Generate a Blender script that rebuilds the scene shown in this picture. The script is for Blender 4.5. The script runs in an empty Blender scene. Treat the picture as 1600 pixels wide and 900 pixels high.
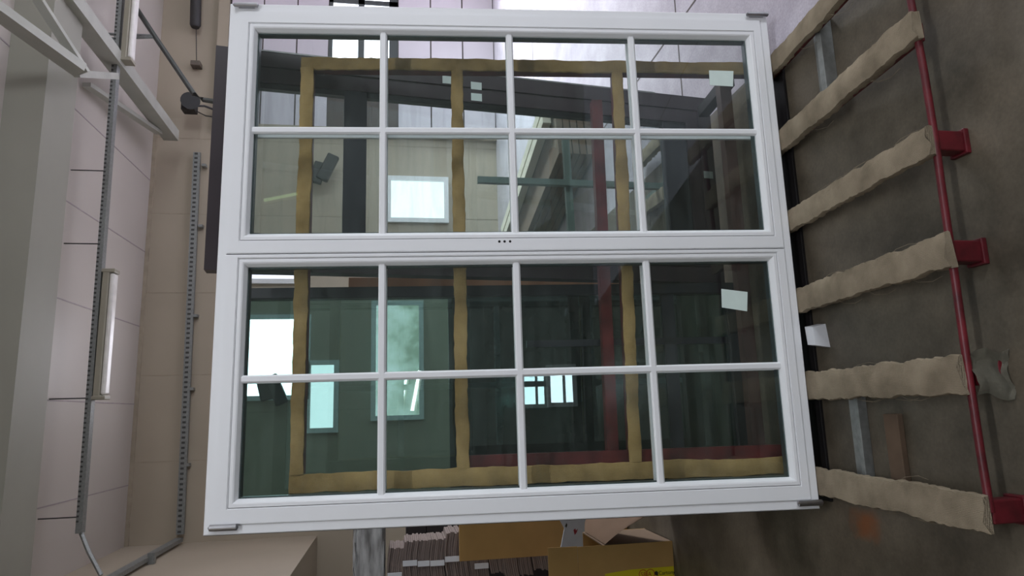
import bpy, bmesh, math, random
from mathutils import Vector, Matrix
random.seed(7)
S = bpy.context.scene
COL = S.collection
R = math.radians

# ------------------------------------------------------------------ camera
cam_d = bpy.data.cameras.new('camera'); cam = bpy.data.objects.new('camera', cam_d); COL.objects.link(cam)
cam_d.sensor_width = 36; cam_d.lens = 36*1049.28/1600; cam_d.clip_start = 0.05; cam_d.clip_end = 200
right = Vector((0.982765220, -0.184855693, 0.000945698))
down = Vector((-0.0300248393, -0.164667493, -0.985892046))
fwd = Vector((0.182403482, 0.968872019, -0.167379748))
CAM = Vector((-0.61946989, -2.35123152, 1.5933328))
# the photograph is turned on its side: picture right is the way down, picture up is the way right
mw = Matrix.Identity(4)
for i in range(3):
    mw[i][0] = down[i]; mw[i][1] = right[i]; mw[i][2] = -fwd[i]; mw[i][3] = CAM[i]
cam.matrix_world = mw
S.camera = cam

# ------------------------------------------------------------------ light and exposure
S.view_settings.view_transform = 'Standard'; S.view_settings.look = 'None'
S.view_settings.gamma = 1; S.view_settings.use_curve_mapping = False
S.view_settings.exposure = -0.25
w = bpy.data.worlds.new('world'); S.world = w; w.use_nodes = True
w.node_tree.nodes['Background'].inputs[0].default_value = (0.75, 0.85, 1, 1)
w.node_tree.nodes['Background'].inputs[1].default_value = 0.25

def area(name, loc, aim, sx, sy, power, color):
    l = bpy.data.lights.new(name, 'AREA'); l.shape = 'RECTANGLE'; l.size = sx; l.size_y = sy
    l.energy = power; l.color = color
    o = bpy.data.objects.new(name, l); COL.objects.link(o); o.location = loc
    o.rotation_euler = (Vector(aim)-Vector(loc)).to_track_quat('-Z', 'Y').to_euler()
    return o
DAY = (0.88, 0.93, 1.0)
area('roof_light_strip', (0.1, -3.7, 5.15), (0.1, -3.7, 0), 2.6, .30, 150, DAY)
sd = area('floor_fill_light', (8.8, 5.2, 3.4), (4.6, 4.8, 0), 2.6, 2.2, 520, DAY); sd.data.spread = R(70)  # added fill that brightens the far aisle floor; no door stands there
area('side_fill_light', (10.8, -1.0, 3.0), (0, -.5, 2.2), 7.0, 2.4, 210, DAY)  # added fill from the right wall, which has no windows
area('rear_fill_light', (7.6, -6.8, 2.3), (0, 0, 1.2), 3.6, 3.2, 740, DAY)  # added frontal fill for the white frame; no window behind it
area('left_rear_fill_light', (-3.2, -6.8, 3.4), (0, 0, 1.2), 1.8, 1.8, 100, DAY)  # added weak fill from the left, behind the camera

# ------------------------------------------------------------------ materials
def lin(c):
    return tuple(((v/255)/12.92 if v/255 <= .04045 else ((v/255+.055)/1.055)**2.4) for v in c)
MATS = {}
def mat(name, rgb, rough=.5, metal=0, var=.12, scale=8, bump=0, bscale=60, rgb2=None, stretch=None, spec=.5, coat=0):
    if name in MATS: return MATS[name]
    m = bpy.data.materials.new(name); m.use_nodes = True; MATS[name] = m
    nt = m.node_tree; N = nt.nodes; L = nt.links; b = N['Principled BSDF']
    b.inputs['Roughness'].default_value = rough; b.inputs['Metallic'].default_value = metal
    b.inputs['Specular IOR Level'].default_value = spec
    b.inputs['Coat Weight'].default_value = coat
    tc = N.new('ShaderNodeTexCoord'); mp = N.new('ShaderNodeMapping')
    L.new(tc.outputs['Object'], mp.inputs[0])
    if stretch: mp.inputs['Scale'].default_value = stretch
    nz = N.new('ShaderNodeTexNoise'); nz.inputs['Scale'].default_value = scale; nz.inputs['Detail'].default_value = 6
    L.new(mp.outputs[0], nz.inputs[0])
    cr = N.new('ShaderNodeValToRGB')
    c1 = lin(rgb); c2 = lin(rgb2) if rgb2 else c1
    cr.color_ramp.elements[0].color = tuple(v*(1-var) for v in c1)+(1,); cr.color_ramp.elements[0].position = .3
    cr.color_ramp.elements[1].color = tuple(min(1, v*(1+var)) for v in c2)+(1,); cr.color_ramp.elements[1].position = .7
    L.new(nz.outputs[0], cr.inputs[0]); L.new(cr.outputs[0], b.inputs['Base Color'])
    if bump:
        n2 = N.new('ShaderNodeTexNoise'); n2.inputs['Scale'].default_value = bscale; n2.inputs['Detail'].default_value = 4
        L.new(mp.outputs[0], n2.inputs[0])
        bp = N.new('ShaderNodeBump'); bp.inputs['Strength'].default_value = bump; bp.inputs['Distance'].default_value = .01
        L.new(n2.outputs[0], bp.inputs['Height']); L.new(bp.outputs[0], b.inputs['Normal'])
    return m
def emit(name, rgb, s):
    m = bpy.data.materials.new(name); m.use_nodes = True; nt = m.node_tree; nt.nodes.clear()
    e = nt.nodes.new('ShaderNodeEmission'); e.inputs[0].default_value = lin(rgb)+(1,); e.inputs[1].default_value = s
    o = nt.nodes.new('ShaderNodeOutputMaterial'); nt.links.new(e.outputs[0], o.inputs[0]); return m
def glass(name, tint, gain, rough=0.0, streak=0.0):
    m = bpy.data.materials.new(name); m.use_nodes = True; nt = m.node_tree; N = nt.nodes; L = nt.links; N.clear()
    t = N.new('ShaderNodeBsdfTransparent'); t.inputs[0].default_value = tint+(1,)
    g = N.new('ShaderNodeBsdfGlossy'); g.inputs['Roughness'].default_value = rough; g.inputs[0].default_value = (.85, 1, .97, 1)
    fr = N.new('ShaderNodeFresnel'); ge = N.new('ShaderNodeNewGeometry')
    io = N.new('ShaderNodeMapRange'); io.inputs[3].default_value = 1.5; io.inputs[4].default_value = 1/1.5   # same ratio seen from either face
    L.new(ge.outputs['Backfacing'], io.inputs[0]); L.new(io.outputs[0], fr.inputs[0])
    mu = N.new('ShaderNodeMath'); mu.operation = 'MULTIPLY'; mu.use_clamp = True; mu.inputs[1].default_value = gain
    L.new(fr.outputs[0], mu.inputs[0])
    mx = N.new('ShaderNodeMixShader'); L.new(mu.outputs[0], mx.inputs[0]); L.new(t.outputs[0], mx.inputs[1]); L.new(g.outputs[0], mx.inputs[2])
    last = mx
    if streak:   # dust and wiping marks on the pane
        tc = N.new('ShaderNodeTexCoord'); mp = N.new('ShaderNodeMapping'); mp.inputs['Scale'].default_value = (2.0, 2.0, 14)
        nz = N.new('ShaderNodeTexNoise'); nz.inputs['Scale'].default_value = 1.6; nz.inputs['Detail'].default_value = 8; nz.inputs['Distortion'].default_value = 1.0
        L.new(tc.outputs['Object'], mp.inputs[0]); L.new(mp.outputs[0], nz.inputs[0])
        mr = N.new('ShaderNodeMapRange'); mr.inputs[1].default_value = .45; mr.inputs[2].default_value = .8; mr.inputs[3].default_value = streak*.15; mr.inputs[4].default_value = streak
        L.new(nz.outputs[0], mr.inputs[0])
        d = N.new('ShaderNodeBsdfDiffuse'); d.inputs[0].default_value = (.5, .62, .58, 1)
        m2 = N.new('ShaderNodeMixShader'); L.new(mr.outputs[0], m2.inputs[0]); L.new(mx.outputs[0], m2.inputs[1]); L.new(d.outputs[0], m2.inputs[2])
        last = m2
    o = N.new('ShaderNodeOutputMaterial'); L.new(last.outputs[0], o.inputs[0]); return m

def concrete(name, c1, c2, rough, stain=False, spec=.5):
    m = bpy.data.materials.new(name); m.use_nodes = True; nt = m.node_tree; N = nt.nodes; L = nt.links; b = N['Principled BSDF']
    tc = N.new('ShaderNodeTexCoord')
    n1 = N.new('ShaderNodeTexNoise'); n1.inputs['Scale'].default_value = 2.3; n1.inputs['Detail'].default_value = 9; n1.inputs['Roughness'].default_value = .65
    n2 = N.new('ShaderNodeTexNoise'); n2.inputs['Scale'].default_value = 90; n2.inputs['Detail'].default_value = 3
    L.new(tc.outputs['Object'], n1.inputs[0]); L.new(tc.outputs['Object'], n2.inputs[0])
    cr = N.new('ShaderNodeValToRGB'); cr.color_ramp.elements[0].position = .36; cr.color_ramp.elements[1].position = .64
    cr.color_ramp.elements[0].color = lin(c1)+(1,); cr.color_ramp.elements[1].color = lin(c2)+(1,)
    L.new(n1.outputs[0], cr.inputs[0])
    mx = N.new('ShaderNodeMixRGB'); mx.blend_type = 'OVERLAY'; mx.inputs[0].default_value = .25
    L.new(cr.outputs[0], mx.inputs[1]); L.new(n2.outputs[0], mx.inputs[2])
    out = mx
    if stain:
        vd = N.new('ShaderNodeVectorMath'); vd.operation = 'SUBTRACT'; vd.inputs[1].default_value = (-1.035, -.155, 0)
        L.new(tc.outputs['Object'], vd.inputs[0])
        sc = N.new('ShaderNodeVectorMath'); sc.operation = 'MULTIPLY'; sc.inputs[1].default_value = (1, .75, 0)
        L.new(vd.outputs[0], sc.inputs[0])
        ln = N.new('ShaderNodeVectorMath'); ln.operation = 'LENGTH'; L.new(sc.outputs[0], ln.inputs[0])
        n3 = N.new('ShaderNodeTexNoise'); n3.inputs['Scale'].default_value = 18; L.new(tc.outputs['Object'], n3.inputs[0])
        ad = N.new('ShaderNodeMath'); ad.operation = 'MULTIPLY_ADD'; ad.inputs[1].default_value = .09; L.new(n3.outputs[0], ad.inputs[0]); L.new(ln.outputs['Value'], ad.inputs[2])
        mr = N.new('ShaderNodeMapRange'); mr.inputs[1].default_value = .06; mr.inputs[2].default_value = .115; mr.inputs[3].default_value = .75; mr.inputs[4].default_value = 0
        L.new(ad.outputs[0], mr.inputs[0])
        m3 = N.new('ShaderNodeMixRGB'); m3.inputs[2].default_value = lin((128, 72, 30))+(1,)
        L.new(mr.outputs[0], m3.inputs[0]); L.new(mx.outputs[0], m3.inputs[1]); out = m3
    L.new(out.outputs[0], b.inputs['Base Color'])
    b.inputs['Roughness'].default_value = rough; b.inputs['Specular IOR Level'].default_value = spec
    bp = N.new('ShaderNodeBump'); bp.inputs['Strength'].default_value = .12; bp.inputs['Distance'].default_value = .004
    L.new(n2.outputs[0], bp.inputs['Height']); L.new(bp.outputs[0], b.inputs['Normal'])
    return m

def burlap(name, rgb, rgb2):
    m = mat(name, rgb, .95, 0, .18, 9, .0, 60, rgb2, spec=.1)
    nt = m.node_tree; N = nt.nodes; L = nt.links; b = N['Principled BSDF']
    tc = N.new('ShaderNodeTexCoord')
    hs = []
    for d in ('X', 'Z', 'Y'):
        wv = N.new('ShaderNodeTexWave'); wv.bands_direction = d; wv.inputs['Scale'].default_value = 70; wv.inputs['Distortion'].default_value = 2.5
        wv.inputs['Detail Scale'].default_value = 3
        L.new(tc.outputs['Object'], wv.inputs[0]); hs.append(wv)
    a = N.new('ShaderNodeMath'); a.operation = 'ADD'; L.new(hs[0].outputs['Fac'], a.inputs[0]); L.new(hs[1].outputs['Fac'], a.inputs[1])
    a2 = N.new('ShaderNodeMath'); a2.operation = 'ADD'; L.new(a.outputs[0], a2.inputs[0]); L.new(hs[2].outputs['Fac'], a2.inputs[1])
    bp = N.new('ShaderNodeBump'); bp.inputs['Strength'].default_value = .3; bp.inputs['Distance'].default_value = .003
    L.new(a2.outputs[0], bp.inputs['Height']); L.new(bp.outputs[0], b.inputs['Normal'])
    return m

white = mat('white_lacquer', (228, 229, 231), .38, 0, .015, 3)
seal = mat('black_rubber_seal', (28, 30, 31), .6)
spacer = mat('grey_spacer_bar', (70, 80, 82), .4, .4)
steel = mat('brushed_steel', (165, 165, 168), .32, 1, .1, 30)
galv = mat('galvanised_steel', (140, 142, 140), .5, .6, .15, 40)
hole_m = mat('dark_hole', (14, 14, 15), .9)
hessian = burlap('hessian', (128, 116, 98), (144, 132, 113))
hessian_old = burlap('hessian_old', (146, 120, 76), (166, 140, 94))
redp = mat('red_paint', (76, 10, 19), .45, 0, .3, 14, .05, 40, (92, 17, 27))
redd = mat('dark_red_paint', (74, 20, 22), .45, 0, .25, 14, .05, 40, (88, 28, 28))
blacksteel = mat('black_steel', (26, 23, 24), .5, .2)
wall_m = mat('cream_wall_panel', (166, 154, 136), .55, 0, .04, 1.2)
ceil_m = mat('white_ceiling_panel', (186, 178, 170), .42, 0, .03, .8, spec=.6)
ceil2 = mat('grey_ceiling_beam', (146, 144, 132), .6, 0, .04, 1.5)
trussm = mat('pale_truss_paint', (166, 166, 156), .5, 0, .08, 5)
joint = mat('dark_joint', (84, 74, 72), .8)
doorp = mat('door_panel', (205, 196, 205), .4, 0, .03, 2)
anth = mat('anthracite_lacquer', (42, 45, 50), .35, 0, .08, 6)
brownf = mat('brown_window_lacquer', (50, 42, 46), .35, 0, .12, 6)
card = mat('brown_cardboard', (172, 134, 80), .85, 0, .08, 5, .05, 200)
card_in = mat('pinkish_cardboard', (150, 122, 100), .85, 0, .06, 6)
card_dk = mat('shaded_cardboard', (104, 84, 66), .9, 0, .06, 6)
cardgrey = mat('grey_cardboard', (126, 112, 106), .9, 0, .16, 3, .3, 90, stretch=(3, 3, 60))
whitep = mat('white_plastic', (214, 216, 220), .5, 0, .03)
label_m = mat('pale_label', (205, 220, 214), .6, 0, .03, 20)
label_d = mat('faded_label', (128, 140, 134), .7, 0, .1, 20)
cloth_m = mat('grey_rag', (128, 124, 110), .95, 0, .15, 25, .3, 80)
wood = mat('rough_wood', (96, 78, 62), .85, 0, .2, 10)
board_m = mat('pale_board', (196, 190, 174), .6, 0, .08, 6, stretch=(1, .1, 1))
darkdev = mat('dark_grey_plastic', (48, 46, 46), .6)
lamph = mat('lamp_housing', (150, 144, 128), .4, 0, .03)
yel = mat('yellow_tape', (206, 186, 20), .4, 0, .04)
redink = mat('red_ink', (176, 62, 30), .6); blackink = mat('black_ink', (40, 36, 20), .6)
film = mat('grey_stretch_film', (128, 126, 124), .3, 0, .3, 5, .4, 20, (170, 170, 170), (1, 1, 5))
glass_front = glass('window_glass', (.965, .985, .98), 1.3, 0, .02)
glass_tint = glass('green_tinted_glass', (.89, .95, .935), 1.6, 0, .10)
glass_dark = glass('dark_green_glass', (.48, .635, .605), 2.5, 0, .05)

# ------------------------------------------------------------------ mesh helpers
def bx(bm, x0, x1, y0, y1, z0, z1, bev=0):
    vs = [bm.verts.new((x, y, z)) for x in (x0, x1) for y in (y0, y1) for z in (z0, z1)]
    fs = [(0, 1, 3, 2), (4, 6, 7, 5), (0, 4, 5, 1), (2, 3, 7, 6), (0, 2, 6, 4), (1, 5, 7, 3)]
    faces = [bm.faces.new([vs[i] for i in f]) for f in fs]
    if bev:
        es = list({e for f in faces for e in f.edges})
        bmesh.ops.bevel(bm, geom=es, offset=bev, segments=2, affect='EDGES', profile=.5)
def tube(bm, pts, r, n=10, caps=True):
    pts = [Vector(p) for p in pts]; rings = []
    for i, p in enumerate(pts):
        t = (pts[min(i+1, len(pts)-1)]-pts[max(i-1, 0)]).normalized()
        a = Vector((0, 0, 1)) if abs(t.z) < .9 else Vector((1, 0, 0))
        u = t.cross(a).normalized(); v = t.cross(u)
        rr = r[i] if isinstance(r, (list, tuple)) else r
        rings.append([bm.verts.new(p+u*rr*math.cos(2*math.pi*k/n)+v*rr*math.sin(2*math.pi*k/n)) for k in range(n)])
    for i in range(len(rings)-1):
        for k in range(n):
            bm.faces.new((rings[i][k], rings[i][(k+1) % n], rings[i+1][(k+1) % n], rings[i+1][k]))
    if caps:
        bm.faces.new(rings[0][::-1]); bm.faces.new(rings[-1])
def beam(bm, a, b, wd, ht, up=(0, 0, 1)):
    a = Vector(a); b = Vector(b); t = (b-a).normalized(); s = t.cross(Vector(up)).normalized(); u = s.cross(t).normalized()
    vs = []
    for p in (a, b):
        for i, j in ((-1, -1), (1, -1), (1, 1), (-1, 1)):
            vs.append(bm.verts.new(p+s*i*wd/2+u*j*ht/2))
    for f in ((0, 1, 2, 3), (7, 6, 5, 4), (0, 4, 5, 1), (1, 5, 6, 2), (2, 6, 7, 3), (3, 7, 4, 0)):
        bm.faces.new([vs[i] for i in f])
def prism(bm, pts, off):
    off = Vector(off); a = [bm.verts.new(p) for p in pts]; b = [bm.verts.new(Vector(p)+off) for p in pts]
    bm.faces.new(a); bm.faces.new(b[::-1]); n = len(a)
    for i in range(n): bm.faces.new((a[i], b[i], b[(i+1) % n], a[(i+1) % n]))
def ring(bm, x0, x1, z0, z1, prof):
    # mitred frame: prof = closed list of (inset, y)
    loops = []
    for i, y in prof:
        loops.append([bm.verts.new(p) for p in ((x0+i, y, z0+i), (x1-i, y, z0+i), (x1-i, y, z1-i), (x0+i, y, z1-i))])
    n = len(prof)
    for a in range(n):
        A = loops[a]; B = loops[(a+1) % n]
        for k in range(4): bm.faces.new((A[k], A[(k+1) % 4], B[(k+1) % 4], B[k]))
def cyl(bm, c, axis, r, h, n=20):
    c = Vector(c); ax = Vector(axis).normalized()*h/2
    tube(bm, [c-ax, c+ax], r, n)
def obj(name, bm, m, parent=None, smooth=False, loc=None):
    bmesh.ops.recalc_face_normals(bm, faces=bm.faces)
    me = bpy.data.meshes.new(name); bm.to_mesh(me); bm.free()
    ms = m if isinstance(m, (list, tuple)) else [m]
    for q in ms: me.materials.append(q)
    if smooth:
        for p in me.polygons: p.use_smooth = True
        try: me.set_sharp_from_angle(angle=R(35))
        except Exception: pass
    o = bpy.data.objects.new(name, me); COL.objects.link(o)
    if parent: o.parent = parent
    if loc: o.location = loc
    return o
def B(): return bmesh.new()
def box(name, m, parent, *a, bev=0):
    b = B(); bx(b, *a, bev=bev); return obj(name, b, m, parent)
def tag(o, label=None, cat=None, group=None, kind=None):
    if label: o['label'] = label
    if cat: o['category'] = cat
    if group: o['group'] = group
    if kind: o['kind'] = kind
    return o
def thing(name, label, cat, loc=(0, 0, 0), rot=(0, 0, 0), group=None):
    o = bpy.data.objects.new(name, None); COL.objects.link(o); o.location = loc; o.rotation_euler = rot
    o.empty_display_size = .1
    return tag(o, label, cat, group)
def struct(name, bm, m, parent=None):
    o = obj(name, bm, m, parent)
    if parent is None: o['kind'] = 'structure'
    return o

# ------------------------------------------------------------------ the hall
XL, XR, YB, YF, ZC = -2.25, 11.0, 8.0, -7.0, 5.25
floor_m = concrete('worn_concrete', (62, 56, 45), (104, 95, 81), .5, True)
floor_l = concrete('pale_floor_with_glare', (168, 162, 172), (196, 190, 200), .26, False, .7)  # pale glossy coating, with door glare and side light painted into its colour
b = B(); bx(b, -4.3, .86, YF, YB, -.1, 0); struct('floor', b, floor_m)
b = B(); bx(b, .86, XR, YF, YB, -.1, 0)
struct('floor', b, floor_l)
b = B()
for y in (.98, 4.9): bx(b, .87, XR, y, y+.012, 0, .0015)
bx(b, 1.55, 1.562, -3, YB, 0, .0012)
struct('trim_1', b, joint)
b = B(); bx(b, -4.3, XR, YF, YB, ZC, ZC+.1); struct('ceiling', b, ceil_m)
b = B()
for x in (-1.45, -.35, .75, 1.85, 2.95, 4.05, 5.15): bx(b, x, x+.014, YF, YB, ZC-.004, ZC)
struct('trim_2', b, mat('ceiling_joint', (160, 150, 150), .8))
b = B(); bx(b, -2.25, XR, 4.22, 4.80, 4.90, ZC); struct('trim_3', b, ceil2)
b = B(); bx(b, -4.3, XR, YB, YB+.1, 0, ZC); struct('wall_back', b, wall_m)
b = B(); bx(b, -4.3, XR, YF-.1, YF, 0, ZC); struct('wall_front', b, mat('dim_wall', (120, 118, 112), .7))
b = B(); bx(b, XR, XR+.1, YF, YB, 0, ZC); struct('wall_right', b, wall_m)
b = B(); bx(b, -4.4, -4.3, YF, YB, 0, ZC); struct('wall_left', b, mat('grey_recess_wall', (152, 150, 144), .7))
b = B(); bx(b, -4.3, XL, -7, YB, 2.72, ZC); struct('wall_left', b, wall_m)
b = B()                                              # panel joints of the back wall
for x in (-1.15, .05, 1.25, 2.45, 3.65): bx(b, x, x+.01, YB-.004, YB, 0, ZC)
bx(b, XL, 4, YB-.03, YB, ZC-.05, ZC)
struct('trim_4', b, mat('wall_joint', (160, 148, 130), .7))

# sectional door in the back wall
b = B(); zs = [0, .53, 1.06, 1.60, 2.18, 2.70, 3.20, 3.72, 4.22]
DX0, DX1 = 3.9, 9.2
for i in range(8):
    z0, z1 = zs[i]+.012, zs[i+1]-.012
    if i in (3, 4): continue
    bx(b, DX0, DX1, YB-.06, YB-.01, z0, z1)
dr = struct('door_1', b, doorp)
b = B()
for z in zs: bx(b, DX0, DX1, YB-.045, YB-.005, z-.014, z+.014)
for i in (3, 4):
    bx(b, DX0, 4.62, YB-.07, YB-.01, zs[i], zs[i+1])
obj('door_joint', b, joint, dr)
for i, (z0, z1) in enumerate(((1.74, 2.14), (2.24, 2.64))):
    x = 4.62
    for k in range(3):
        box('glazing', emit('daylit_door_pane', (240, 245, 255), 5.0) if (i == 0 and k == 0) else bpy.data.materials['daylit_door_pane'], dr, x+.04, x+1.46, YB-.05, YB-.03, z0, z1)
        x += 1.5
b = B()
for x in (4.62, 6.12, 7.62, 9.12): bx(b, x-.04, x+.04, YB-.07, YB-.02, 1.6, 2.70)
for z0, z1 in ((1.60, 1.74), (2.14, 2.24), (2.64, 2.70)): bx(b, 4.62, 9.16, YB-.07, YB-.02, z0, z1)
obj('door_rail', b, anth, dr)
b = B(); bx(b, DX0-.12, DX0, YB-.09, YB, 0, 4.4); bx(b, DX0-.12, DX1+.1, YB-.09, YB, 4.24, 4.4)
obj('door_frame', b, wall_m, dr)

# windows in the wall behind the camera
def wall_window(name, x0, x1, z0, z1, m, fm=white, bars=(), sill=True):
    b = B(); ring(b, x0-.06, x1+.06, z0-.06, z1+.06, [(0, 0), (0, .07), (.06, .07), (.06, 0)])
    o = struct(name, b, fm); o.location = (0, YF, 0)
    box('pane', m, o, x0, x1, .005, .02, z0, z1)
    for z in bars: box('glazing_bar', fm, o, x0, x1, .02, .07, z-.02, z+.02)
    return o
skyA = emit('overcast_sky_pane', (245, 245, 255), 12)
skyC = bpy.data.materials.new('sky_and_trees_pane'); skyC.use_nodes = True
nt = skyC.node_tree; nt.nodes.clear()
tc = nt.nodes.new('ShaderNodeTexCoord'); sp = nt.nodes.new('ShaderNodeSeparateXYZ'); nt.links.new(tc.outputs['Object'], sp.inputs[0])
nz = nt.nodes.new('ShaderNodeTexNoise'); nz.inputs['Scale'].default_value = 4; nz.inputs['Detail'].default_value = 7; nt.links.new(tc.outputs['Object'], nz.inputs[0])
ma = nt.nodes.new('ShaderNodeMath'); ma.operation = 'MULTIPLY_ADD'; ma.inputs[1].default_value = -1.6; nt.links.new(nz.outputs[0], ma.inputs[0])
mx_ = nt.nodes.new('ShaderNodeMath'); mx_.operation = 'MULTIPLY_ADD'; mx_.inputs[1].default_value = .8; mx_.inputs[2].default_value = -.05
nt.links.new(sp.outputs['Z'], mx_.inputs[0]); nt.links.new(mx_.outputs[0], ma.inputs[2])
cr = nt.nodes.new('ShaderNodeValToRGB'); e = cr.color_ramp.elements
e[0].position = .1; e[0].color = (.40, .42, .36, 1); e[1].position = .8; e[1].color = (1, .95, 1, 1)
q = cr.color_ramp.elements.new(.35); q.color = (.7, .70, .66, 1)
nt.links.new(ma.outputs[0], cr.inputs[0])
em = nt.nodes.new('ShaderNodeEmission'); em.inputs[1].default_value = 2.2; nt.links.new(cr.outputs[0], em.inputs[0])
ou = nt.nodes.new('ShaderNodeOutputMaterial'); nt.links.new(em.outputs[0], ou.inputs[0])
def at(px, py, Y):        # point of the world at depth Y on a sight line, used to read positions off the photo
    r = fwd*1049.28+right*(450-py)+down*(px-800); k = (Y-CAM.y)/r.y; return CAM+r*k
def back_window(name, p0, p1, m, fm=white, bars=()):
    a = at(*p0, YB); c = at(*p1, YB); xa, xb = sorted((a.x, c.x)); za, zb = sorted((a.z, c.z))
    b = B(); ring(b, xa-.07, xb+.07, za-.07, zb+.07, [(0, 0), (0, -.07), (.07, -.07), (.07, 0)])
    o = struct(name, b, fm); o.location = (0, YB, 0)
    box('pane', m, o, xa, xb, -.02, -.005, za, zb)
    for z in bars: box('glazing_bar', fm, o, xa, xb, -.07, -.02, z-.02, z+.02)
    return o
back_window('window_1', (388, 500), (476, 617), skyA, bars=())
back_window('window_2', (487, 571), (521, 668), emit('pale_sky_pane', (240, 235, 245), 4.0), bars=())
back_window('window_7', (388, 430), (462, 437), emit('bright_slit_pane', (235, 235, 255), 2.0), fm=white)
back_window('window_3', (588, 478), (655, 648), skyC)
back_window('window_4', (611, 283), (694, 343), emit('daylight_pane', (232, 242, 250), 2.4))
wall_window('fill_window_5', -4.1, -2.4, 2.6, 4.2, skyA)  # unseen glowing window, added to brighten from the left rear
wall_window('window_6', -.50, -.03, .38, .69, emit('low_daylight_pane', (225, 242, 255), 14), bars=(.5,))

# ------------------------------------------------------------------ the big white window on the rack
W2, H = 1.0, 2.19
LEAN = R(-5)
win = thing('casement_window', 'large white double casement window with sixteen panes, leaning upright on the burlap-covered rack', 'window', (0, 0, .065), (LEAN, 0, 0))
b = B()
ring(b, -W2, W2, 0, H, [(0, .003), (.003, 0), (.0315, 0), (.0315, .02), (.06, .02), (.06, .07), (0, .07)])
obj('outer_frame', b, white, win)
b = B(); ring(b, -W2-.012, W2+.006, -.0, H+.022, [(0, .071), (0, .084), (.06, .084), (.06, .071)])
obj('weather_seal', b, seal, win)
SX = [(-W2+.0325, -.0192), (-.0158, W2-.0325)]
OPX = [(-W2+.1146, -.0628), (.0628, W2-.1146)]
OZ0, OZ1 = .0948, H-.1066
MU = .028
pane = ((OZ1-OZ0)-3*MU)/4
for k in range(2):
    sx0, sx1 = SX[k]; ox0, ox1 = OPX[k]
    b = B()
    z0, z1 = .0325, H-.0325
    P = [(0, .02), (0, -.004), (.002, -.006), (1, -.006), (1.0, .03), (.5, .03)]
    def fr(xa, xb, za, zb, oxa, oxb, oza, ozb, ya, yb, bm):
        o = [(xa, za), (xb, za), (xb, zb), (xa, zb)]; i = [(oxa, oza), (oxb, oza), (oxb, ozb), (oxa, ozb)]
        OF = [bm.verts.new((x, ya, z)) for x, z in o]; IF = [bm.verts.new((x, ya, z)) for x, z in i]
        OBk = [bm.verts.new((x, yb, z)) for x, z in o]; IB = [bm.verts.new((x, yb, z)) for x, z in i]
        for a in range(4):
            c = (a+1) % 4
            bm.faces.new((OF[a], OF[c], IF[c], IF[a])); bm.faces.new((OBk[c], OBk[a], IB[a], IB[c]))
            bm.faces.new((OF[c], OF[a], OBk[a], OBk[c])); bm.faces.new((IF[a], IF[c], IB[c], IB[a]))
    bw = .029
    fr(sx0, sx1, z0, z1, ox0-bw, ox1+bw, OZ0-bw, OZ1+bw, -.006, .06, b)
    bmesh.ops.bevel(b, geom=[e for e in b.edges if abs(e.verts[0].co.y+.006) < 1e-5 and abs(e.verts[1].co.y+.006) < 1e-5 and not e.is_boundary and (abs(e.verts[0].co.x-e.verts[1].co.x) < 1e-5 or abs(e.verts[0].co.z-e.verts[1].co.z) < 1e-5)], offset=.003, segments=2, affect='EDGES')
    sash = obj('sash', b, white, win)
    # glazing bead: sloped towards the glass
    b = B()
    ring(b, ox0-bw, ox1+bw, OZ0-bw, OZ1+bw, [(.0012, .004), (.0025, -.0045), (.014, -.0045), (.019, -.002), (bw, .013), (bw, .03), (.0012, .03)])
    obj('glazing_bead', b, white, sash)
    b = B(); ring(b, ox0-.004, ox1+.004, OZ0-.004, OZ1+.004, [(0, .022), (0, .05), (.009, .05), (.009, .022)])
    obj('spacer_bar', b, spacer, sash)
    xm = (ox0+ox1)/2
    b = B()
    def muntin(bm, xa, xb, za, zb, vert):
        h = MU/2
        if vert:
            pr = [(-h, .019), (-h, .012), (-h+.006, .006), (h-.006, .006), (h, .012), (h, .019)]
            A = [bm.verts.new((xa+p[0], p[1], za)) for p in pr]; C = [bm.verts.new((xa+p[0], p[1], zb)) for p in pr]
        else:
            pr = [(-h, .0192), (-h, .012), (-h+.006, .0057), (h-.006, .0057), (h, .012), (h, .0192)]
            A = [bm.verts.new((xa, p[1], za+p[0])) for p in pr]; C = [bm.verts.new((xb, p[1], za+p[0])) for p in pr]
        n = len(pr)
        for i in range(n): bm.faces.new((A[i], A[(i+1) % n], C[(i+1) % n], C[i]))
        bm.faces.new(A[::-1]); bm.faces.new(C)
    muntin(b, xm, xm, OZ0-.01, OZ1+.01, True); obj('muntin', b, white, sash)
    for j in range(1, 4):
        zz = OZ0+pane*j+MU*(j-.5); b = B(); muntin(b, ox0-.01, ox1+.01, zz, zz, False); obj('muntin', b, white, sash)
    b = B()                                         # muntins on the far side of the glass
    bx(b, xm-MU/2, xm+MU/2, .047, .06, OZ0-.01, OZ1+.01)
    for j in range(1, 4):
        zz = OZ0+pane*j+MU*(j-.5); bx(b, ox0-.01, ox1+.01, .0472, .0602, zz-MU/2, zz+MU/2)
    obj('rear_muntin', b, white, sash)
    box('glass', glass_front, sash, ox0-.012, ox1+.012, .0205, .0215, OZ0-.012, OZ1+.012)
    if k == 1:
        for hz in (1.153, 1.133, 1.112):
            b = B(); cyl(b, (.0205, -.0062, hz), (0, 1, 0), .0048, .0016, 16); obj('handle_hole', b, hole_m, sash)
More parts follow.
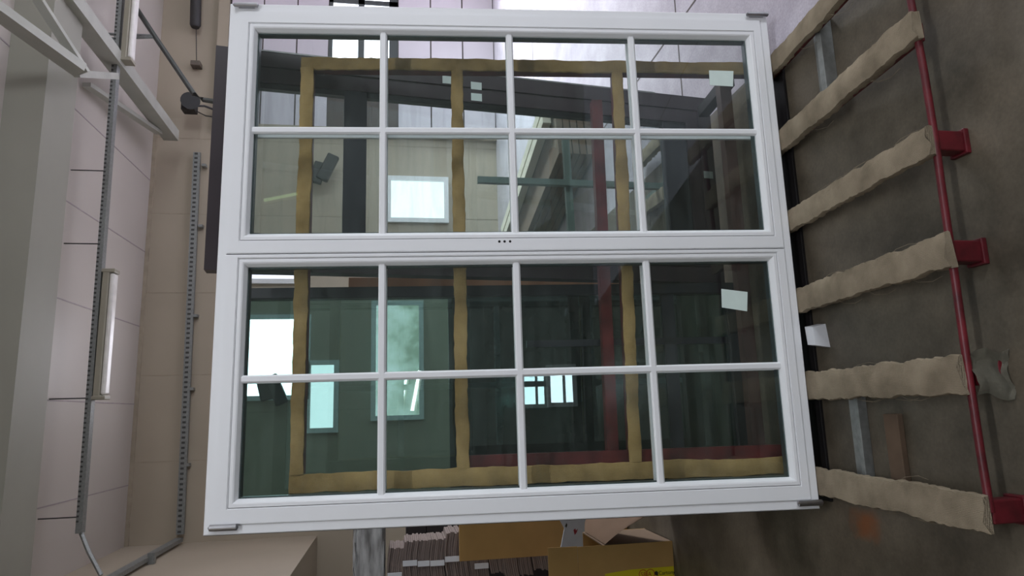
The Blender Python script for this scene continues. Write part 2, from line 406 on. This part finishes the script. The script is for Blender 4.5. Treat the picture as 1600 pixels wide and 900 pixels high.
for (x, z) in ((-.974, 2.12), (.986, 2.125), (.987, .047), (-.976, .043)):
    b = B(); up = z > 1
    zc = z
    tube(b, [(x, -.012, zc-.046), (x, -.014, zc-.044), (x, -.014, zc+.044), (x, -.012, zc+.046)], [.006, .011, .011, .006] if x < 0 else [.005, .009, .009, .005], 16)
    bx(b, x-.006, x+.006, -.012, .0, zc-.03, zc+.03)
    hc = obj('hinge_cover', b, steel, win, True)
# labels stuck on the glass
def sticker(pts, y, parent, m, label, cat='label'):
    b = B(); prism(b, [(p[0], y, p[1]) for p in pts], (0, -.001, 0))
    o = obj('glass_label', b, m, parent); return o
sticker([(.749, .262), (.747, .158), (.678, .166), (.683, .265)], .020, win, label_m, '')
sticker([(-.171, .292), (-.185, .188), (-.261, .197), (-.244, .296)], .020, win, label_m, '')

# ------------------------------------------------------------------ the A-frame rack
rack = thing('glass_rack', 'red steel glass rack with burlap-wrapped bars and back frame carrying the white window', 'rack', (0, 0, 0))
def wrap(bm, p0, p1, hw, th, up, jit=.004, seg=60, sag=0.0, ragged=None):
    p0 = Vector(p0); p1 = Vector(p1); t = (p1-p0).normalized(); up = Vector(up); s = t.cross(up).normalized(); u = s.cross(t).normalized()
    L = (p1-p0).length; rings = []
    j1 = j2 = 0
    for i in range(seg+1):
        f = i/seg; j1 = j1*.7+random.uniform(-1, 1)*jit; j2 = j2*.7+random.uniform(-1, 1)*jit
        c = p0+(p1-p0)*f; a = hw+j1; d = hw+j2; k = random.uniform(-.0012, .0012)
        e0 = random.uniform(0, .3)*th
        sect = [(-a, -th*.9+e0), (-a*1.02, -th*.3), (-a*.96, .0+k), (-a*.4, .004+k), (d*.4, .004-k), (d*.96, .0-k), (d*1.02, -th*.3), (d, -th*.9+e0)]
        end = 0
        if ragged and i == seg: end = 1
        rings.append([bm.verts.new(c+s*x+u*z+t*(random.uniform(-.012, .012)*end)) for x, z in sect])
    n = 8
    for i in range(seg):
        for k in range(n):
            bm.faces.new((rings[i][k], rings[i][(k+1) % n], rings[i+1][(k+1) % n], rings[i+1][k]))
    bm.faces.new(rings[0][::-1]); bm.faces.new(rings[-1])
T5 = math.tan(R(5))
def ztop(y): return .060 - y*T5
bars = [(.775, -1.0), (.435, -.81), (.098, -.80), (-.222, -.80), (-.556, -.79), (-.905, -.80)]
for i, (x, ye) in enumerate(bars):
    b = B(); beam(b, (x, .10, ztop(.10)-.026), (x, ye+.02, ztop(ye)-.030), .055, .034)
    br = obj('base_bar', b, redp, rack)
    b = B()
    xo = [.0, .012, .0, 0, 0, -.005][i]
    wrap(b, (x, .06, ztop(.06)), (x+xo, ye, ztop(ye)), [.042, .046, .043, .047, .052, .048][i], [.03, .034, .028, .03, .022, .028][i], (0, 0, 1), .0035, 70, ragged=True)
    w_ = obj('burlap_wrap', b, hessian, br, True)
    b = B()
    for q in range(5):
        y = random.uniform(-.7, -.1); sd = random.choice((-1, -1, 1)); px = x+sd*.045
        tube(b, [(px, y, ztop(y)-.01), (px+sd*.014, y-.02, ztop(y)-.018), (px+sd*.02, y-.06, ztop(y)-.03), (px+sd*.012, y-.10, ztop(y)-.028)], .0006, 5)
    f_ = obj('loose_threads', b, hessian, br); f_['kind'] = 'stuff'
    if i in (2, 3, 4, 5):
        b = B(); dy = .0
        zt = ztop(ye)-.028
        bx(b, x-.030, x+.030, ye+.002, ye+.05, .014, zt+.004, bev=.004)
        bx(b, x-.037, x+.037, ye-.004, ye+.058, 0, .016, bev=.003)
        obj('foot', b, redp, br)
b = B()
rp = [(.80, -.79, .118), (.53, -.79, .110), (.30, -.792, .104), (.1, -.79, .100), (-.05, -.788, .101), (-.222, -.79, .104), (-.40, -.79, .106), (-.556, -.785, .103), (-.75, -.79, .108), (-.905, -.79, .106)]
tube(b, rp, .0105, 14); obj('cross_rod', b, redp, rack, True)
box('under_window_shade', blacksteel, rack, -.98, .86, .012, .12, 0, .012, bev=.002)  # black strip painting the shade under the window, not a rack part
b = B(); bx(b, -.90, -.56, -.235, -.215, 0, .035, bev=.002); bx(b, -.90, -.56, -.215, -.15, 0, .006)
obj('base_plate', b, galv, rack)
b = B(); bx(b, .50, .80, -.30, -.27, 0, .05, bev=.002); bx(b, .50, .80, -.27, -.2, 0, .006)
obj('base_plate', b, galv, rack)
b = B(); bx(b, -.88, -.66, -.40, -.335, 0, .022, bev=.003); obj('wood_packer', b, wood, rack)
# back frame, parallel to the window
bf = bpy.data.objects.new('back_frame', None); COL.objects.link(bf); bf.parent = rack; bf.location = (0, 0, .065); bf.rotation_euler = (LEAN, 0, 0)
def post(name, p0, p1, hw, m2, old=True):
    b = B(); p0 = Vector(p0); p1 = Vector(p1)
    beam(b, p0+Vector((0, .034, 0)), p1+Vector((0, .034, 0)), hw*1.7, .045, up=(0, -1, 0))
    o = obj(name, b, m2, bf)
    b = B(); wrap(b, p0, p1, hw, .012, (0, -1, 0), .0022, 90)
    obj('burlap_wrap', b, hessian_old, o, True); return o
post('frame_post', (.822, .128, -.03), (.822, .128, 1.94), .026, redd)
post('frame_post', (-.852, .128, -.03), (-.852, .128, 1.94), .033, redd)
post('top_rail', (-.82, .126, 1.915), (.80, .126, 1.915), .026, redd)
post('middle_rail', (-.82, .130, 1.303), (.80, .130, 1.303), .024, redd)
post('lower_rail', (-.82, .130, .645), (.80, .130, .618), .0235, redd)
b = B()
beam(b, (.70, .215, .700), (-.80, .215, .715), .045, .045, up=(0, 0, 1)); obj('rear_rail', b, redd, bf)
b = B()
beam(b, (-.800, .165, .05), (-.800, .165, 1.3), .05, .03, up=(0, -1, 0)); obj('rear_brace', b, redd, bf)
b = B(); beam(b, (-.86, .22, .12), (.86, .22, .12), .05, .05); obj('bottom_rail', b, mat('rust_brown_steel', (62, 42, 36), .6, 0, .25, 14), bf)
b = B(); beam(b, (.80, .20, .10), (.80, .52, .10), .05, .05); obj('side_strut', b, blacksteel, bf)

# rag round a foot, packer block
b = B()
nx, nz = 18, 16
G = []
for i in range(nx+1):
    row = []
    for j in range(nz+1):
        u, v = i/nx, j/nz
        # hangs down in front of the foot, then lies on the floor
        L_ = v*.11
        y = -.800-(.006*math.sin(u*7)+.004*math.sin(v*9+u*5)) - max(0, L_-.095)
        z = max(.007+.004*math.sin(u*11+v*9)+.003*math.sin(v*17), .100-L_)
        x = -.612+.112*u+.008*math.sin(v*6)+(u-.5)*.02*v
        row.append(b.verts.new((x, y, z+.002*math.sin(u*23))))
    G.append(row)
for i in range(nx):
    for j in range(nz): b.faces.new((G[i][j], G[i+1][j], G[i+1][j+1], G[i][j+1]))
bmesh.ops.solidify(b, geom=b.faces[:], thickness=.004)
tag(obj('rag', b, cloth_m, None, True), 'crumpled grey rag hanging over the rack foot beside the red rod', 'rag')
b = B(); prism(b, [(-.415, -.075, 0), (-.325, -.062, 0), (-.335, -.055, .05), (-.405, -.062, .05)], (.006, .05, 0))
tag(obj('packer_block', b, whitep), 'small white plastic block on the floor below the window edge', 'block')

# ------------------------------------------------------------------ windows leaning on the far side of the rack
dk = thing('brown_window', 'tall dark brown framed window with tinted glass leaning behind the right leaf', 'window', (0, .59, .05), (R(6), 0, 0))
x0, x1, h = -.04, .907, 2.297
b = B(); ring(b, x0, x1, 0, h, [(0, 0), (.07, 0), (.072, .006), (.078, .006), (.08, -.0), (.142, 0), (.142, .07), (0, .07)])
obj('outer_frame', b, [brownf], dk)
b = B(); ring(b, x0+.142, x1-.142, .142, h-.142, [(0, .012), (.018, .02), (.018, .05), (0, .05)])
obj('glazing_bead', b, anth, dk)
b = B(); bx(b, x0+.14, x1-.14, .01, .06, 1.685, 1.78); obj('transom', b, anth, dk)
b = B(); bx(b, x0+.14, x1-.14, .01, .05, .14, .265, bev=.004); obj('bottom_panel', b, anth, dk)
box('glass', glass_tint, dk, x0+.15, x1-.15, .03, .034, .2, h-.15)
b = B(); bx(b, x1-.004, x1+.003, -.002, .0, .3, h-.1); obj('edge_strip', b, galv, dk)
for (lx, lz) in ((.845, 1.20), (.79, 1.20), (.86, 1.33), (.50, .04)):
    bb = B(); bx(bb, lx-.018, lx+.018, -.002, 0, lz-.025, lz+.025); obj('paper_label', bb, label_d if lz < .5 else label_m, dk)
for (lx, z0, z1) in ((.80, .92, 1.0),):
    pass

gl = thing('dark_glass_window', 'large anthracite window with dark green glass standing behind the left leaf', 'window', (0, .555, .02), (R(-4), 0, 0))
x0, x1, h = -1.068, -.045, 2.335
b = B(); ring(b, x0, x1, 0, h, [(0, 0), (.045, 0), (.05, .008), (.05, .06), (0, .06)])
obj('outer_frame', b, anth, gl)
box('glass', glass_dark, gl, x0+.045, x1-.045, .02, .022, .045, h-.045)
b = B(); bx(b, x0+.045, x1-.045, .012, .04, .30, .36); bx(b, -.33, -.30, .012, .04, .05, 1.0)
obj('transom', b, anth, gl)

# steel stand and goods farther back
st = thing('steel_stand', 'grey green steel stand with crossed bars seen through the tinted glass', 'stand', (.67, 1.25, 0))
gs = mat('grey_green_steel', (92, 108, 102), .5, .3)
b = B(); beam(b, (0, 0, 0), (.01, .0, 1.15), .035, .035, up=(0, 1, 0)); obj('post', b, gs, st)
b = B(); beam(b, (-.32, .03, .61), (.34, .03, .62), .035, .04); obj('cross_bar', b, gs, st)
b = B(); beam(b, (0, -.02, .03), (0, .45, .03), .05, .05); obj('base_bar', b, gs, st)
for k, (xa, ya, xb, yb) in enumerate(((.93, 1.15, .95, 1.65), (.60, 1.15, .63, 1.65))):
    b = B(); wrap(b, (xa, ya, .09), (xb, yb, .07), .04, .05, (0, 0, 1), .004, 30); o = obj('padded_bar', b, hessian, None, True)
    o.parent = st; o.location = (-.67, -1.25, 0)
du = thing('dark_window_stack', 'stack of dark framed window units standing beyond the dark green glass', 'window stack', (-.25, 1.55, 0), (R(-3), 0, 0))
for k in range(3):
    b = B(); ring(b, -.95+.05*k, .62-.04*k, .03, 1.30-.06*k, [(0, -k*.09), (.08, -k*.09), (.08, -k*.09+.07), (0, -k*.09+.07)])
    o = obj('unit_frame', b, anth, du)
    box('unit_glass', mat('dark_unit_glass', (24, 36, 33), .12), o, -.88+.05*k, .55-.04*k, -k*.09+.03, -k*.09+.04, .10, 1.23-.06*k)
bp_ = thing('board_stack', 'stack of brown boards with pale white boards on top behind the tinted glass', 'stack', (0, 0, 0))
d = Vector((.30, -1.55, 0))
for k in range(5):
    b = B(); p = Vector((1.22, 5.0, .05+.06*k)); beam(b, p+Vector((random.uniform(-.02, .02), 0, 0)), p+d*1.5, .50, .05); obj('board', b, wood, bp_)
for k in range(2):
    b = B(); p = Vector((1.36+.13*k-.02, 5.2, .365)); beam(b, p, p+d*1.55, .10, .07); obj('pale_board', b, board_m, bp_)
cs = thing('cardboard_strip', 'narrow brown board standing upright in the gap between the two leaning windows', 'board', (0, 0, 0))
ca = at(545, 434, 1.05); cb = at(545, 448, 1.05)
b = B(); bx(b, cb.x-.01, ca.x, 1.04, 1.07, 0, ca.z, bev=.003); obj('face', b, mat('reddish_board', (150, 104, 76), .8), cs)

# ------------------------------------------------------------------ cartons at the left
cx = thing('open_carton', 'open brown cardboard box on the floor with yellow tape and a flap folded outward', 'box', (0, 0, 0))
XB = -1.39
b = B(); bx(b, -2.15, XB, 1.60, 1.606, .0, .575); bx(b, -2.15, XB, 1.602, 1.608, 0, .57)
obj('front_panel', b, card, cx)
b = B(); prism(b, [(-2.15, 1.60, .577), (XB+.003, 1.60, .577), (XB+.006, 1.598, .75), (-2.15, 1.598, .75)], (0, .006, 0)); obj('front_flap', b, card, cx)
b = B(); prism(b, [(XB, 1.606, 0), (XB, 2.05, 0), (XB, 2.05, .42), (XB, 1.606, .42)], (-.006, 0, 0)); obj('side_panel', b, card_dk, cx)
b = B(); bx(b, -2.15, XB, 2.05, 2.056, 0, .42); bx(b, -2.15, -2.144, 1.606, 2.05, 0, .42); bx(b, -2.15, XB, 1.606, 2.05, 0, .005); obj('rear_panel', b, card, cx)
b = B()
n = 10; rows = []
for i in range(n+1):
    t = i/n; r_ = []
    for j in range(2):
        yy = 1.602 if j == 0 else 2.04
        cur = .03*math.sin(math.pi*t)
        r_.append(b.verts.new((XB+.005+(.17*t if j == 0 else .20*t)+0*cur, yy, .41-.33*t+cur if j == 0 else .41-.10*t+cur)))
    rows.append(r_)
for i in range(n): b.faces.new((rows[i][0], rows[i+1][0], rows[i+1][1], rows[i][1]))
bmesh.ops.solidify(b, geom=b.faces[:], thickness=.005)
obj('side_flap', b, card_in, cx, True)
# tape with print, reading downwards
b = B(); prism(b, [(-1.545, 1.5985, .42), (-1.532, 1.5985, .27), (-1.530, 1.5985, .003), (-1.68, 1.5985, .003), (-1.68, 1.5985, .42)], (0, .0014, 0))
tp = obj('yellow_tape', b, yel, cx)
def text(body, size, x, z, m, parent):
    c = bpy.data.curves.new('print', 'FONT'); c.body = body; c.size = size; c.extrude = .0004; c.align_x = 'LEFT'
    o = bpy.data.objects.new('tmp', c); COL.objects.link(o); dg = bpy.context.evaluated_depsgraph_get()
    me = bpy.data.meshes.new_from_object(o.evaluated_get(dg)); COL.objects.unlink(o); bpy.data.objects.remove(o)
    me.materials.clear(); me.materials.append(m)
    t = bpy.data.objects.new('printed_mark', me); COL.objects.link(t); t.parent = parent
    M = Matrix.Identity(4)
    for i, (a, q, n_) in enumerate(((0, 1, 0), (0, 0, -1), (-1, 0, 0))):
        M[i][0] = a; M[i][1] = q; M[i][2] = n_
    M[0][3] = x; M[1][3] = 1.5975; M[2][3] = z
    t.matrix_local = M; return t
text('Cartony', .030, -1.572, .098, blackink, tp)
text('58 A', .034, -1.574, .208, redink, tp)
text('ammenta', .026, -1.588, .41, blackink, tp)
for zc in (.192, .147):
    b = B()
    pr = 24
    A = [b.verts.new((-1.562+.026*math.cos(2*math.pi*k/pr), 1.5978, zc+.026*math.sin(2*math.pi*k/pr))) for k in range(pr)]
    C = [b.verts.new((-1.562+.022*math.cos(2*math.pi*k/pr), 1.5978, zc+.022*math.sin(2*math.pi*k/pr))) for k in range(pr)]
    for k in range(pr): b.faces.new((A[k], A[(k+1) % pr], C[(k+1) % pr], C[k]))
    obj('printed_ring', b, redink, tp)
b = B(); cyl(b, (-1.561, 1.598, .112), (0, 1, 0), .012, .001, 6); prism(b, [(-1.571, 1.5978, .122), (-1.551, 1.5978, .108), (-1.576, 1.5978, .100)], (0, .0005, 0)); obj('printed_emblem', b, blackink, tp)
# white packaging sheets standing behind the box
pz = lambda l, Y: [tuple(at(x, y, Y)) for x, y in l]
b = B(); prism(b, pz([(868, 800), (882, 826), (872, 880), (950, 880), (935, 840), (916, 800)], 2.10), (0, .012, 0))
bg = tag(obj('packaging_sheet', b, mat('white_foam_sheet', (186, 192, 200), .6, 0, .06, 12)), 'white printed packaging sheet sticking out behind the open brown box', 'packaging')
b = B(); prism(b, pz([(896, 828), (899, 826), (900, 829), (903, 826), (901, 832), (898, 836)], 2.098), (0, .001, 0)); obj('printed_mark', b, mat('dark_red_ink', (140, 40, 50), .6), bg)
b = B(); prism(b, pz([(883, 822), (885, 817), (886.5, 820), (885, 825)], 2.098), (0, .001, 0)); obj('printed_mark', b, blackink, bg)
b = B(); prism(b, pz([(905, 800), (920, 880), (985, 880), (960, 800)], 2.13), (0, .012, 0))
tag(obj('packaging_sheet', b, whitep), 'plain white sheet behind the folded-out flap of the open brown box', 'packaging')
# tall carton sheet
q0 = at(718, 877, 2.42); q1 = at(720, 790, 2.42)
b = B(); bx(b, q0.x, q1.x, 2.41, 2.44, .0, q0.z, bev=.002)
tc_ = tag(obj('cardboard_sheet', b, card), 'tall flat brown cardboard sheet standing behind the open box', 'cardboard')
# stacked bundles of folded cartons
Z = .14
PY = 2.7
b = B()
for x in (-2.25+.05, -1.85, -1.45): bx(b, x, x+.09, PY, PY+.8, 0, .089)
for k in range(6): bx(b, -2.2, -1.36, PY+.14*k, PY+.14*k+.1, .09, .115)
tag(obj('pallet', b, wood), 'wooden pallet under the stacked carton bundles', 'pallet')
Z = .115; k = 0
names = []
lab = ['lowest bundle of flattened grey cartons on the pallet', 'second bundle from the pallet of flattened grey cartons', 'third bundle from the pallet of flattened grey cartons',
       'fourth bundle from the pallet of flattened grey cartons', 'fifth bundle from the pallet of flattened grey cartons', 'sixth bundle from the pallet of flattened grey cartons',
       'seventh bundle from the pallet, level with the brown sheet', 'eighth bundle from the pallet, level with the brown sheet', 'ninth bundle from the pallet, just above the brown sheet edge',
       'tenth bundle from the pallet, white strap on its edge', 'fifth bundle from the top of the grey carton stack', 'fourth bundle from the top of the grey carton stack',
       'third bundle from the top of the grey carton stack', 'second bundle from the top of the grey carton stack', 'topmost bundle of flattened grey cartons under the film']
xr = [v-.03 for v in (-1.40, -1.42, -1.40, -1.41, -1.42, -1.40, -1.43, -1.42, -1.44, -1.42, -1.43, -1.42, -1.45, -1.47, -1.46)]
for k in range(15):
    th = .103 if k != 12 else .085
    b = B(); ns = 14; per = 7
    x1_ = xr[k]-.02+.03*math.sin(k*2.1); x0_ = x1_-.30
    sag = .018
    for s in range(per):
        z0 = Z+th*s/per; z1 = z0+th/per*.86
        dx = random.uniform(-.006, .006); dy = random.uniform(-.01, .01)
        A = []
        for i in range(ns+1):
            f = i/ns; x = x0_+(x1_-x0_)*f+dx; zz = sag*(1-math.cos((f-.5)*math.pi))
            A.append([b.verts.new((x, y, z-zz)) for y, z in ((PY+.02+dy, z0), (PY+.32, z0), (PY+.32, z1), (PY+.02+dy, z1))])
        for i in range(ns):
            for j in range(4): b.faces.new((A[i][j], A[i][(j+1) % 4], A[i+1][(j+1) % 4], A[i+1][j]))
        b.faces.new(A[0]); b.faces.new(A[-1][::-1])
    o = tag(obj('carton_bundle', b, cardgrey), lab[k], 'cardboard bundle', 'bundles of flattened cartons on the pallet')
    if k >= 8:
        xs = (x0_+x1_)/2+random.uniform(-.05, .04)
        b = B(); bx(b, xs-.018, xs+.018, PY+.0, PY+.012, Z+.002-sag*.3, Z+th-.006, bev=.001); obj('white_strap', b, whitep, o)
    Z += th+.002
b = B(); bx(b, -1.78, -1.36, PY+.02, PY+.34, Z+.01, Z+.23, bev=.03)
bmesh.ops.subdivide_edges(b, edges=b.edges[:], cuts=3, use_grid_fill=True)
for v in b.verts: v.co += Vector((random.uniform(-.01, .01), random.uniform(-.012, .012), random.uniform(-.008, .008) if v.co.z > Z+.05 else 0))
tag(obj('film_wrapped_bundle', b, film, None, True), 'grey film wrapped bundle on top of the carton stack', 'bundle')

b = B(); z = 0
blk = mat('black_cardboard', (44, 38, 38), .9)
for k in range(9):
    bx(b, -2.0+random.uniform(-.02, .02), -1.38+random.uniform(-.03, .02), 3.56, 3.9, z, z+.165, bev=.004); z += .17
tag(obj('dark_carton_pile', b, blk), 'tall dark carton pile standing behind the grey bundles', 'carton pile')

# ------------------------------------------------------------------ overhead services
def tray(name, pts, wd, ht, label, cat='cable tray'):
    t = thing(name, label, cat, (0, 0, 0))
    b = B()
    for a, c in zip(pts[:-1], pts[1:]): beam(b, a, c, wd, ht)
    obj('channel', b, galv, t)
    return t
t1 = tray('cable_tray', [(7.5, 5.6, 4.90), (3.4, 5.6, 4.87), (-1.71, 5.6, 4.84)], .09, .06, 'grey perforated cable tray hung on thin rods below the ceiling')
for x in (3.397, 2.234, 1.376, -.33, -1.552):
    b = B(); tube(b, [(x, 5.6, 4.86), (x, 5.6, ZC)], .007, 8); obj('hanging_rod', b, darkdev, t1)
b = B()
x = -1.6
while x < 5.5:
    bx(b, x, x+.02, 5.55, 5.558, 4.845+.006*(x+1.7), 4.868+.006*(x+1.7)); x += .05
o = obj('slots', b, mat('slot_shadow', (70, 70, 68), .9), t1); o['kind'] = 'stuff'
t2 = tray('cable_tray', [(3.40, 7.93, 4.60), (-2.12, 7.93, 4.53)], .05, .10, 'grey perforated cable tray fixed along the cream back wall')
t3 = tray('cable_tray', [(-2.185, 7.90, 4.53), (-2.185, 2.5, 4.53)], .05, .10, 'grey cable tray running along the upper left wall towards the viewer')
b = B(); x = -2.1
while x < 3.38:
    bx(b, x, x+.03, 7.902, 7.906, 4.515+.0125*(x+2.1), 4.56+.0125*(x+2.1)); x += .07
o = obj('slots', b, mat('slot_shadow', (70, 70, 68), .9), t2); o['kind'] = 'stuff'
for x in (3.2, 2.25, .9, -.15, -1.2):
    box('bracket', galv, t2, x-.02, x+.02, 7.9, 7.995, 4.46, 4.52)
box('bracket', galv, t3, -2.245, -2.12, 6.6, 6.66, 4.42, 4.5)
b = B(); tube(b, [(-1.71, 5.6, 4.83), (-1.9, 5.55, 4.72), (-2.12, 5.5, 4.57)], .022, 10)
tag(obj('drop_cable', b, galv), 'grey conduit dropping from the hung tray to the wall tray', 'conduit')
def batten(xa, xb, y, z, label):
    t = thing('strip_luminaire', label, 'ceiling light', ((xa+xb)/2, y, z))
    L2 = (xb-xa)/2
    b = B(); bx(b, -L2, L2, -.07, .07, -.05, .02, bev=.012); obj('housing', b, lamph, t)
    b = B(); bx(b, -L2+.03, L2-.03, -.06, .06, -.10, -.05, bev=.02); obj('diffuser', b, mat('opal_diffuser', (226, 222, 216), .3), t)
    for s in (-1, 1): box('end_cap', lamph, t, s*L2-.02, s*L2+.02, -.075, .075, -.105, .03, bev=.006)
    return t
batten(-.33, 1.06, 5.6, 4.785, 'unlit strip luminaire under the hung tray, above the middle of the window')
batten(3.6, 5.2, 5.6, 4.79, 'unlit strip luminaire at the right end of the hung tray, behind the truss')
# roof truss / bracing
tr = thing('roof_brace', 'pale painted steel roof bracing running diagonally to the back wall', 'roof brace', (0, 0, 0))
hitp = at
for nm, a, ya, c, yc, wd, ht in (
        ('main_brace', (96, -15), 4.35, (268, 212), 7.6, .16, .20),
        ('second_brace', (135, 132), 5.6, (248, 207), 7.3, .05, .10),
        ('upper_brace', (-20, 5), 3.5, (126, 110), 4.15, .10, .14),
        ('rear_brace', (52, -12), 3.8, (133, 114), 4.18, .06, .08)):
    b = B(); beam(b, hitp(a[0], a[1], ya), hitp(c[0], c[1], yc), wd, ht); obj(nm, b, trussm, tr)
b = B(); beam(b, hitp(120, 115, 4.16), hitp(182, 119, 5.2), .07, .05); obj('gusset_plate', b, trussm, tr)
b = B(); tube(b, [hitp(198, -10, 6.2), hitp(242, 57, 6.2), hitp(303, 147, 6.2), hitp(318, 156, 6.2), hitp(345, 160, 6.2)], .032, 12)
pp = tag(obj('pipe', b, mat('dark_grey_pipe', (84, 86, 84), .4, .5), None, True), 'dark grey pipe running diagonally down behind the window top', 'pipe')
b = B(); tube(b, [hitp(143, 52, 6.1), hitp(242, 56, 6.2)], .018, 8); obj('pipe_hanger', b, galv, pp)
b = B(); tube(b, [hitp(151, 61, 6.1), hitp(242, 58, 6.2)], .018, 8); obj('pipe_hanger', b, galv, pp)
fl = thing('floodlight', 'black floodlight mounted on the cream back wall beside the pipe', 'lamp', hitp(298, 165, 7.7)); fl.scale = (.85, .85, .85)
b = B(); bx(b, -.13, .13, -.12, .1, -.10, .13, bev=.02); obj('housing', b, darkdev, fl)
b = B(); tube(b, [(.0, -.1, -.02), (.0, -.2, -.05)], [.13, .16], 18); obj('reflector', b, blacksteel, fl, True)
b = B(); tube(b, [(0, 0, -.08), (.05, .1, -.2), (.05, .25, -.35)], .02, 8); tube(b, [(-.1, 0, -.1), (-.16, .05, -.25), (-.16, .1, -.45)], .012, 8); obj('bracket', b, darkdev, fl)
p = hitp(307, 10, 7.85)
b = B(); tube(b, [p+Vector((0.6, 0, 0.05)), p+Vector((.3, 0, .02)), p+Vector((-.32, 0, 0)), p+Vector((-.36, 0, 0))], [.08, .08, .08, .06], 16)
cy = tag(obj('horn_speaker', b, darkdev, None, True), 'dark grey cylinder fixed high on the back wall above the window corner', 'speaker')
b = B(); tube(b, [p+Vector((-.36, .05, 0)), p+Vector((-.9, .1, -.02)), p+Vector((-1.0, .1, -.02))], .006, 6); obj('cable', b, darkdev, cy)
p = hitp(305, 101, 7.9)
b = B(); bx(b, p.x-.03, p.x+.05, 7.85, 8.0, p.z-.08, p.z+.06, bev=.01)
tag(obj('junction_box', b, mat('brown_box', (100, 90, 80), .6)), 'small brown junction box on the back wall between cylinder and floodlight', 'junction box')

# twin slab fixtures on the back wall, seen through the panes
for lbl, p1, p2, tilt in (('dark twin slab fixture on the back wall seen behind the right leaf', (497, 270), (512, 262), 24), ('grey twin slab fixture hanging in front of the bright pane behind the left leaf', (414, 607), (432, 609), -24)):
    c1 = at(p1[0], p1[1], 7.75); c2 = at(p2[0], p2[1], 7.72)
    wfx = thing('wall_fixture', lbl, 'wall fixture', tuple(c1))
    b = B(); bx(b, -.17, .17, -.05, .05, -.09, .09, bev=.02); bmesh.ops.rotate(b, verts=b.verts, cent=(0, 0, 0), matrix=Matrix.Rotation(R(tilt*.6), 3, 'Y')); obj('slab', b, darkdev, wfx)
    b = B(); bx(b, -.22, .22, -.05, .05, -.09, .09, bev=.02); bmesh.ops.rotate(b, verts=b.verts, cent=(0, 0, 0), matrix=Matrix.Rotation(R(tilt), 3, 'Y'))
    o = obj('slab', b, darkdev, wfx); o.location = c2-c1
    b = B(); tube(b, [(0, 0, 0), (0, 7.995-c1.y, 0)], .03, 8); obj('bracket', b, galv, wfx)

# lamps behind the camera, mirrored in the panes
def tube_lamp(loc, rot, L, s, rgb, label, hang):
    t = thing('tube_lamp', label, 'lamp', loc, rot)
    box('housing', lamph, t, -L/2, L/2, -.05, .0, -.05, .05, bev=.006)
    M3 = Matrix.Rotation(-rot[1], 3, 'Y')
    b = B()
    for q in (-.4, .4):
        p0 = Vector((q*L, -.03, 0)); tube(b, [p0, p0+M3 @ Vector((0, 0, ZC-loc[2]-q*L*math.sin(-rot[1])))], .004, 6)
    obj('hanging_wire', b, darkdev, t)
    b = B(); cyl(b, (0, .03, 0), (1, 0, 0), .022, L*.96, 12); obj('tube', b, emit('lit_tube', rgb, s), t)
tube_lamp((-.29, -6.5, 2.52), (0, R(11), 0), .56, 18, (240, 248, 255), 'lit tube lamp hung on two wires near the rear wall, mirrored in the left leaf', 2.7)
tube_lamp((2.55, -6.7, 4.5), (0, R(80), 0), .5, 2, (215, 235, 170), 'lit greenish tube lamp high on the rear wall', .7)
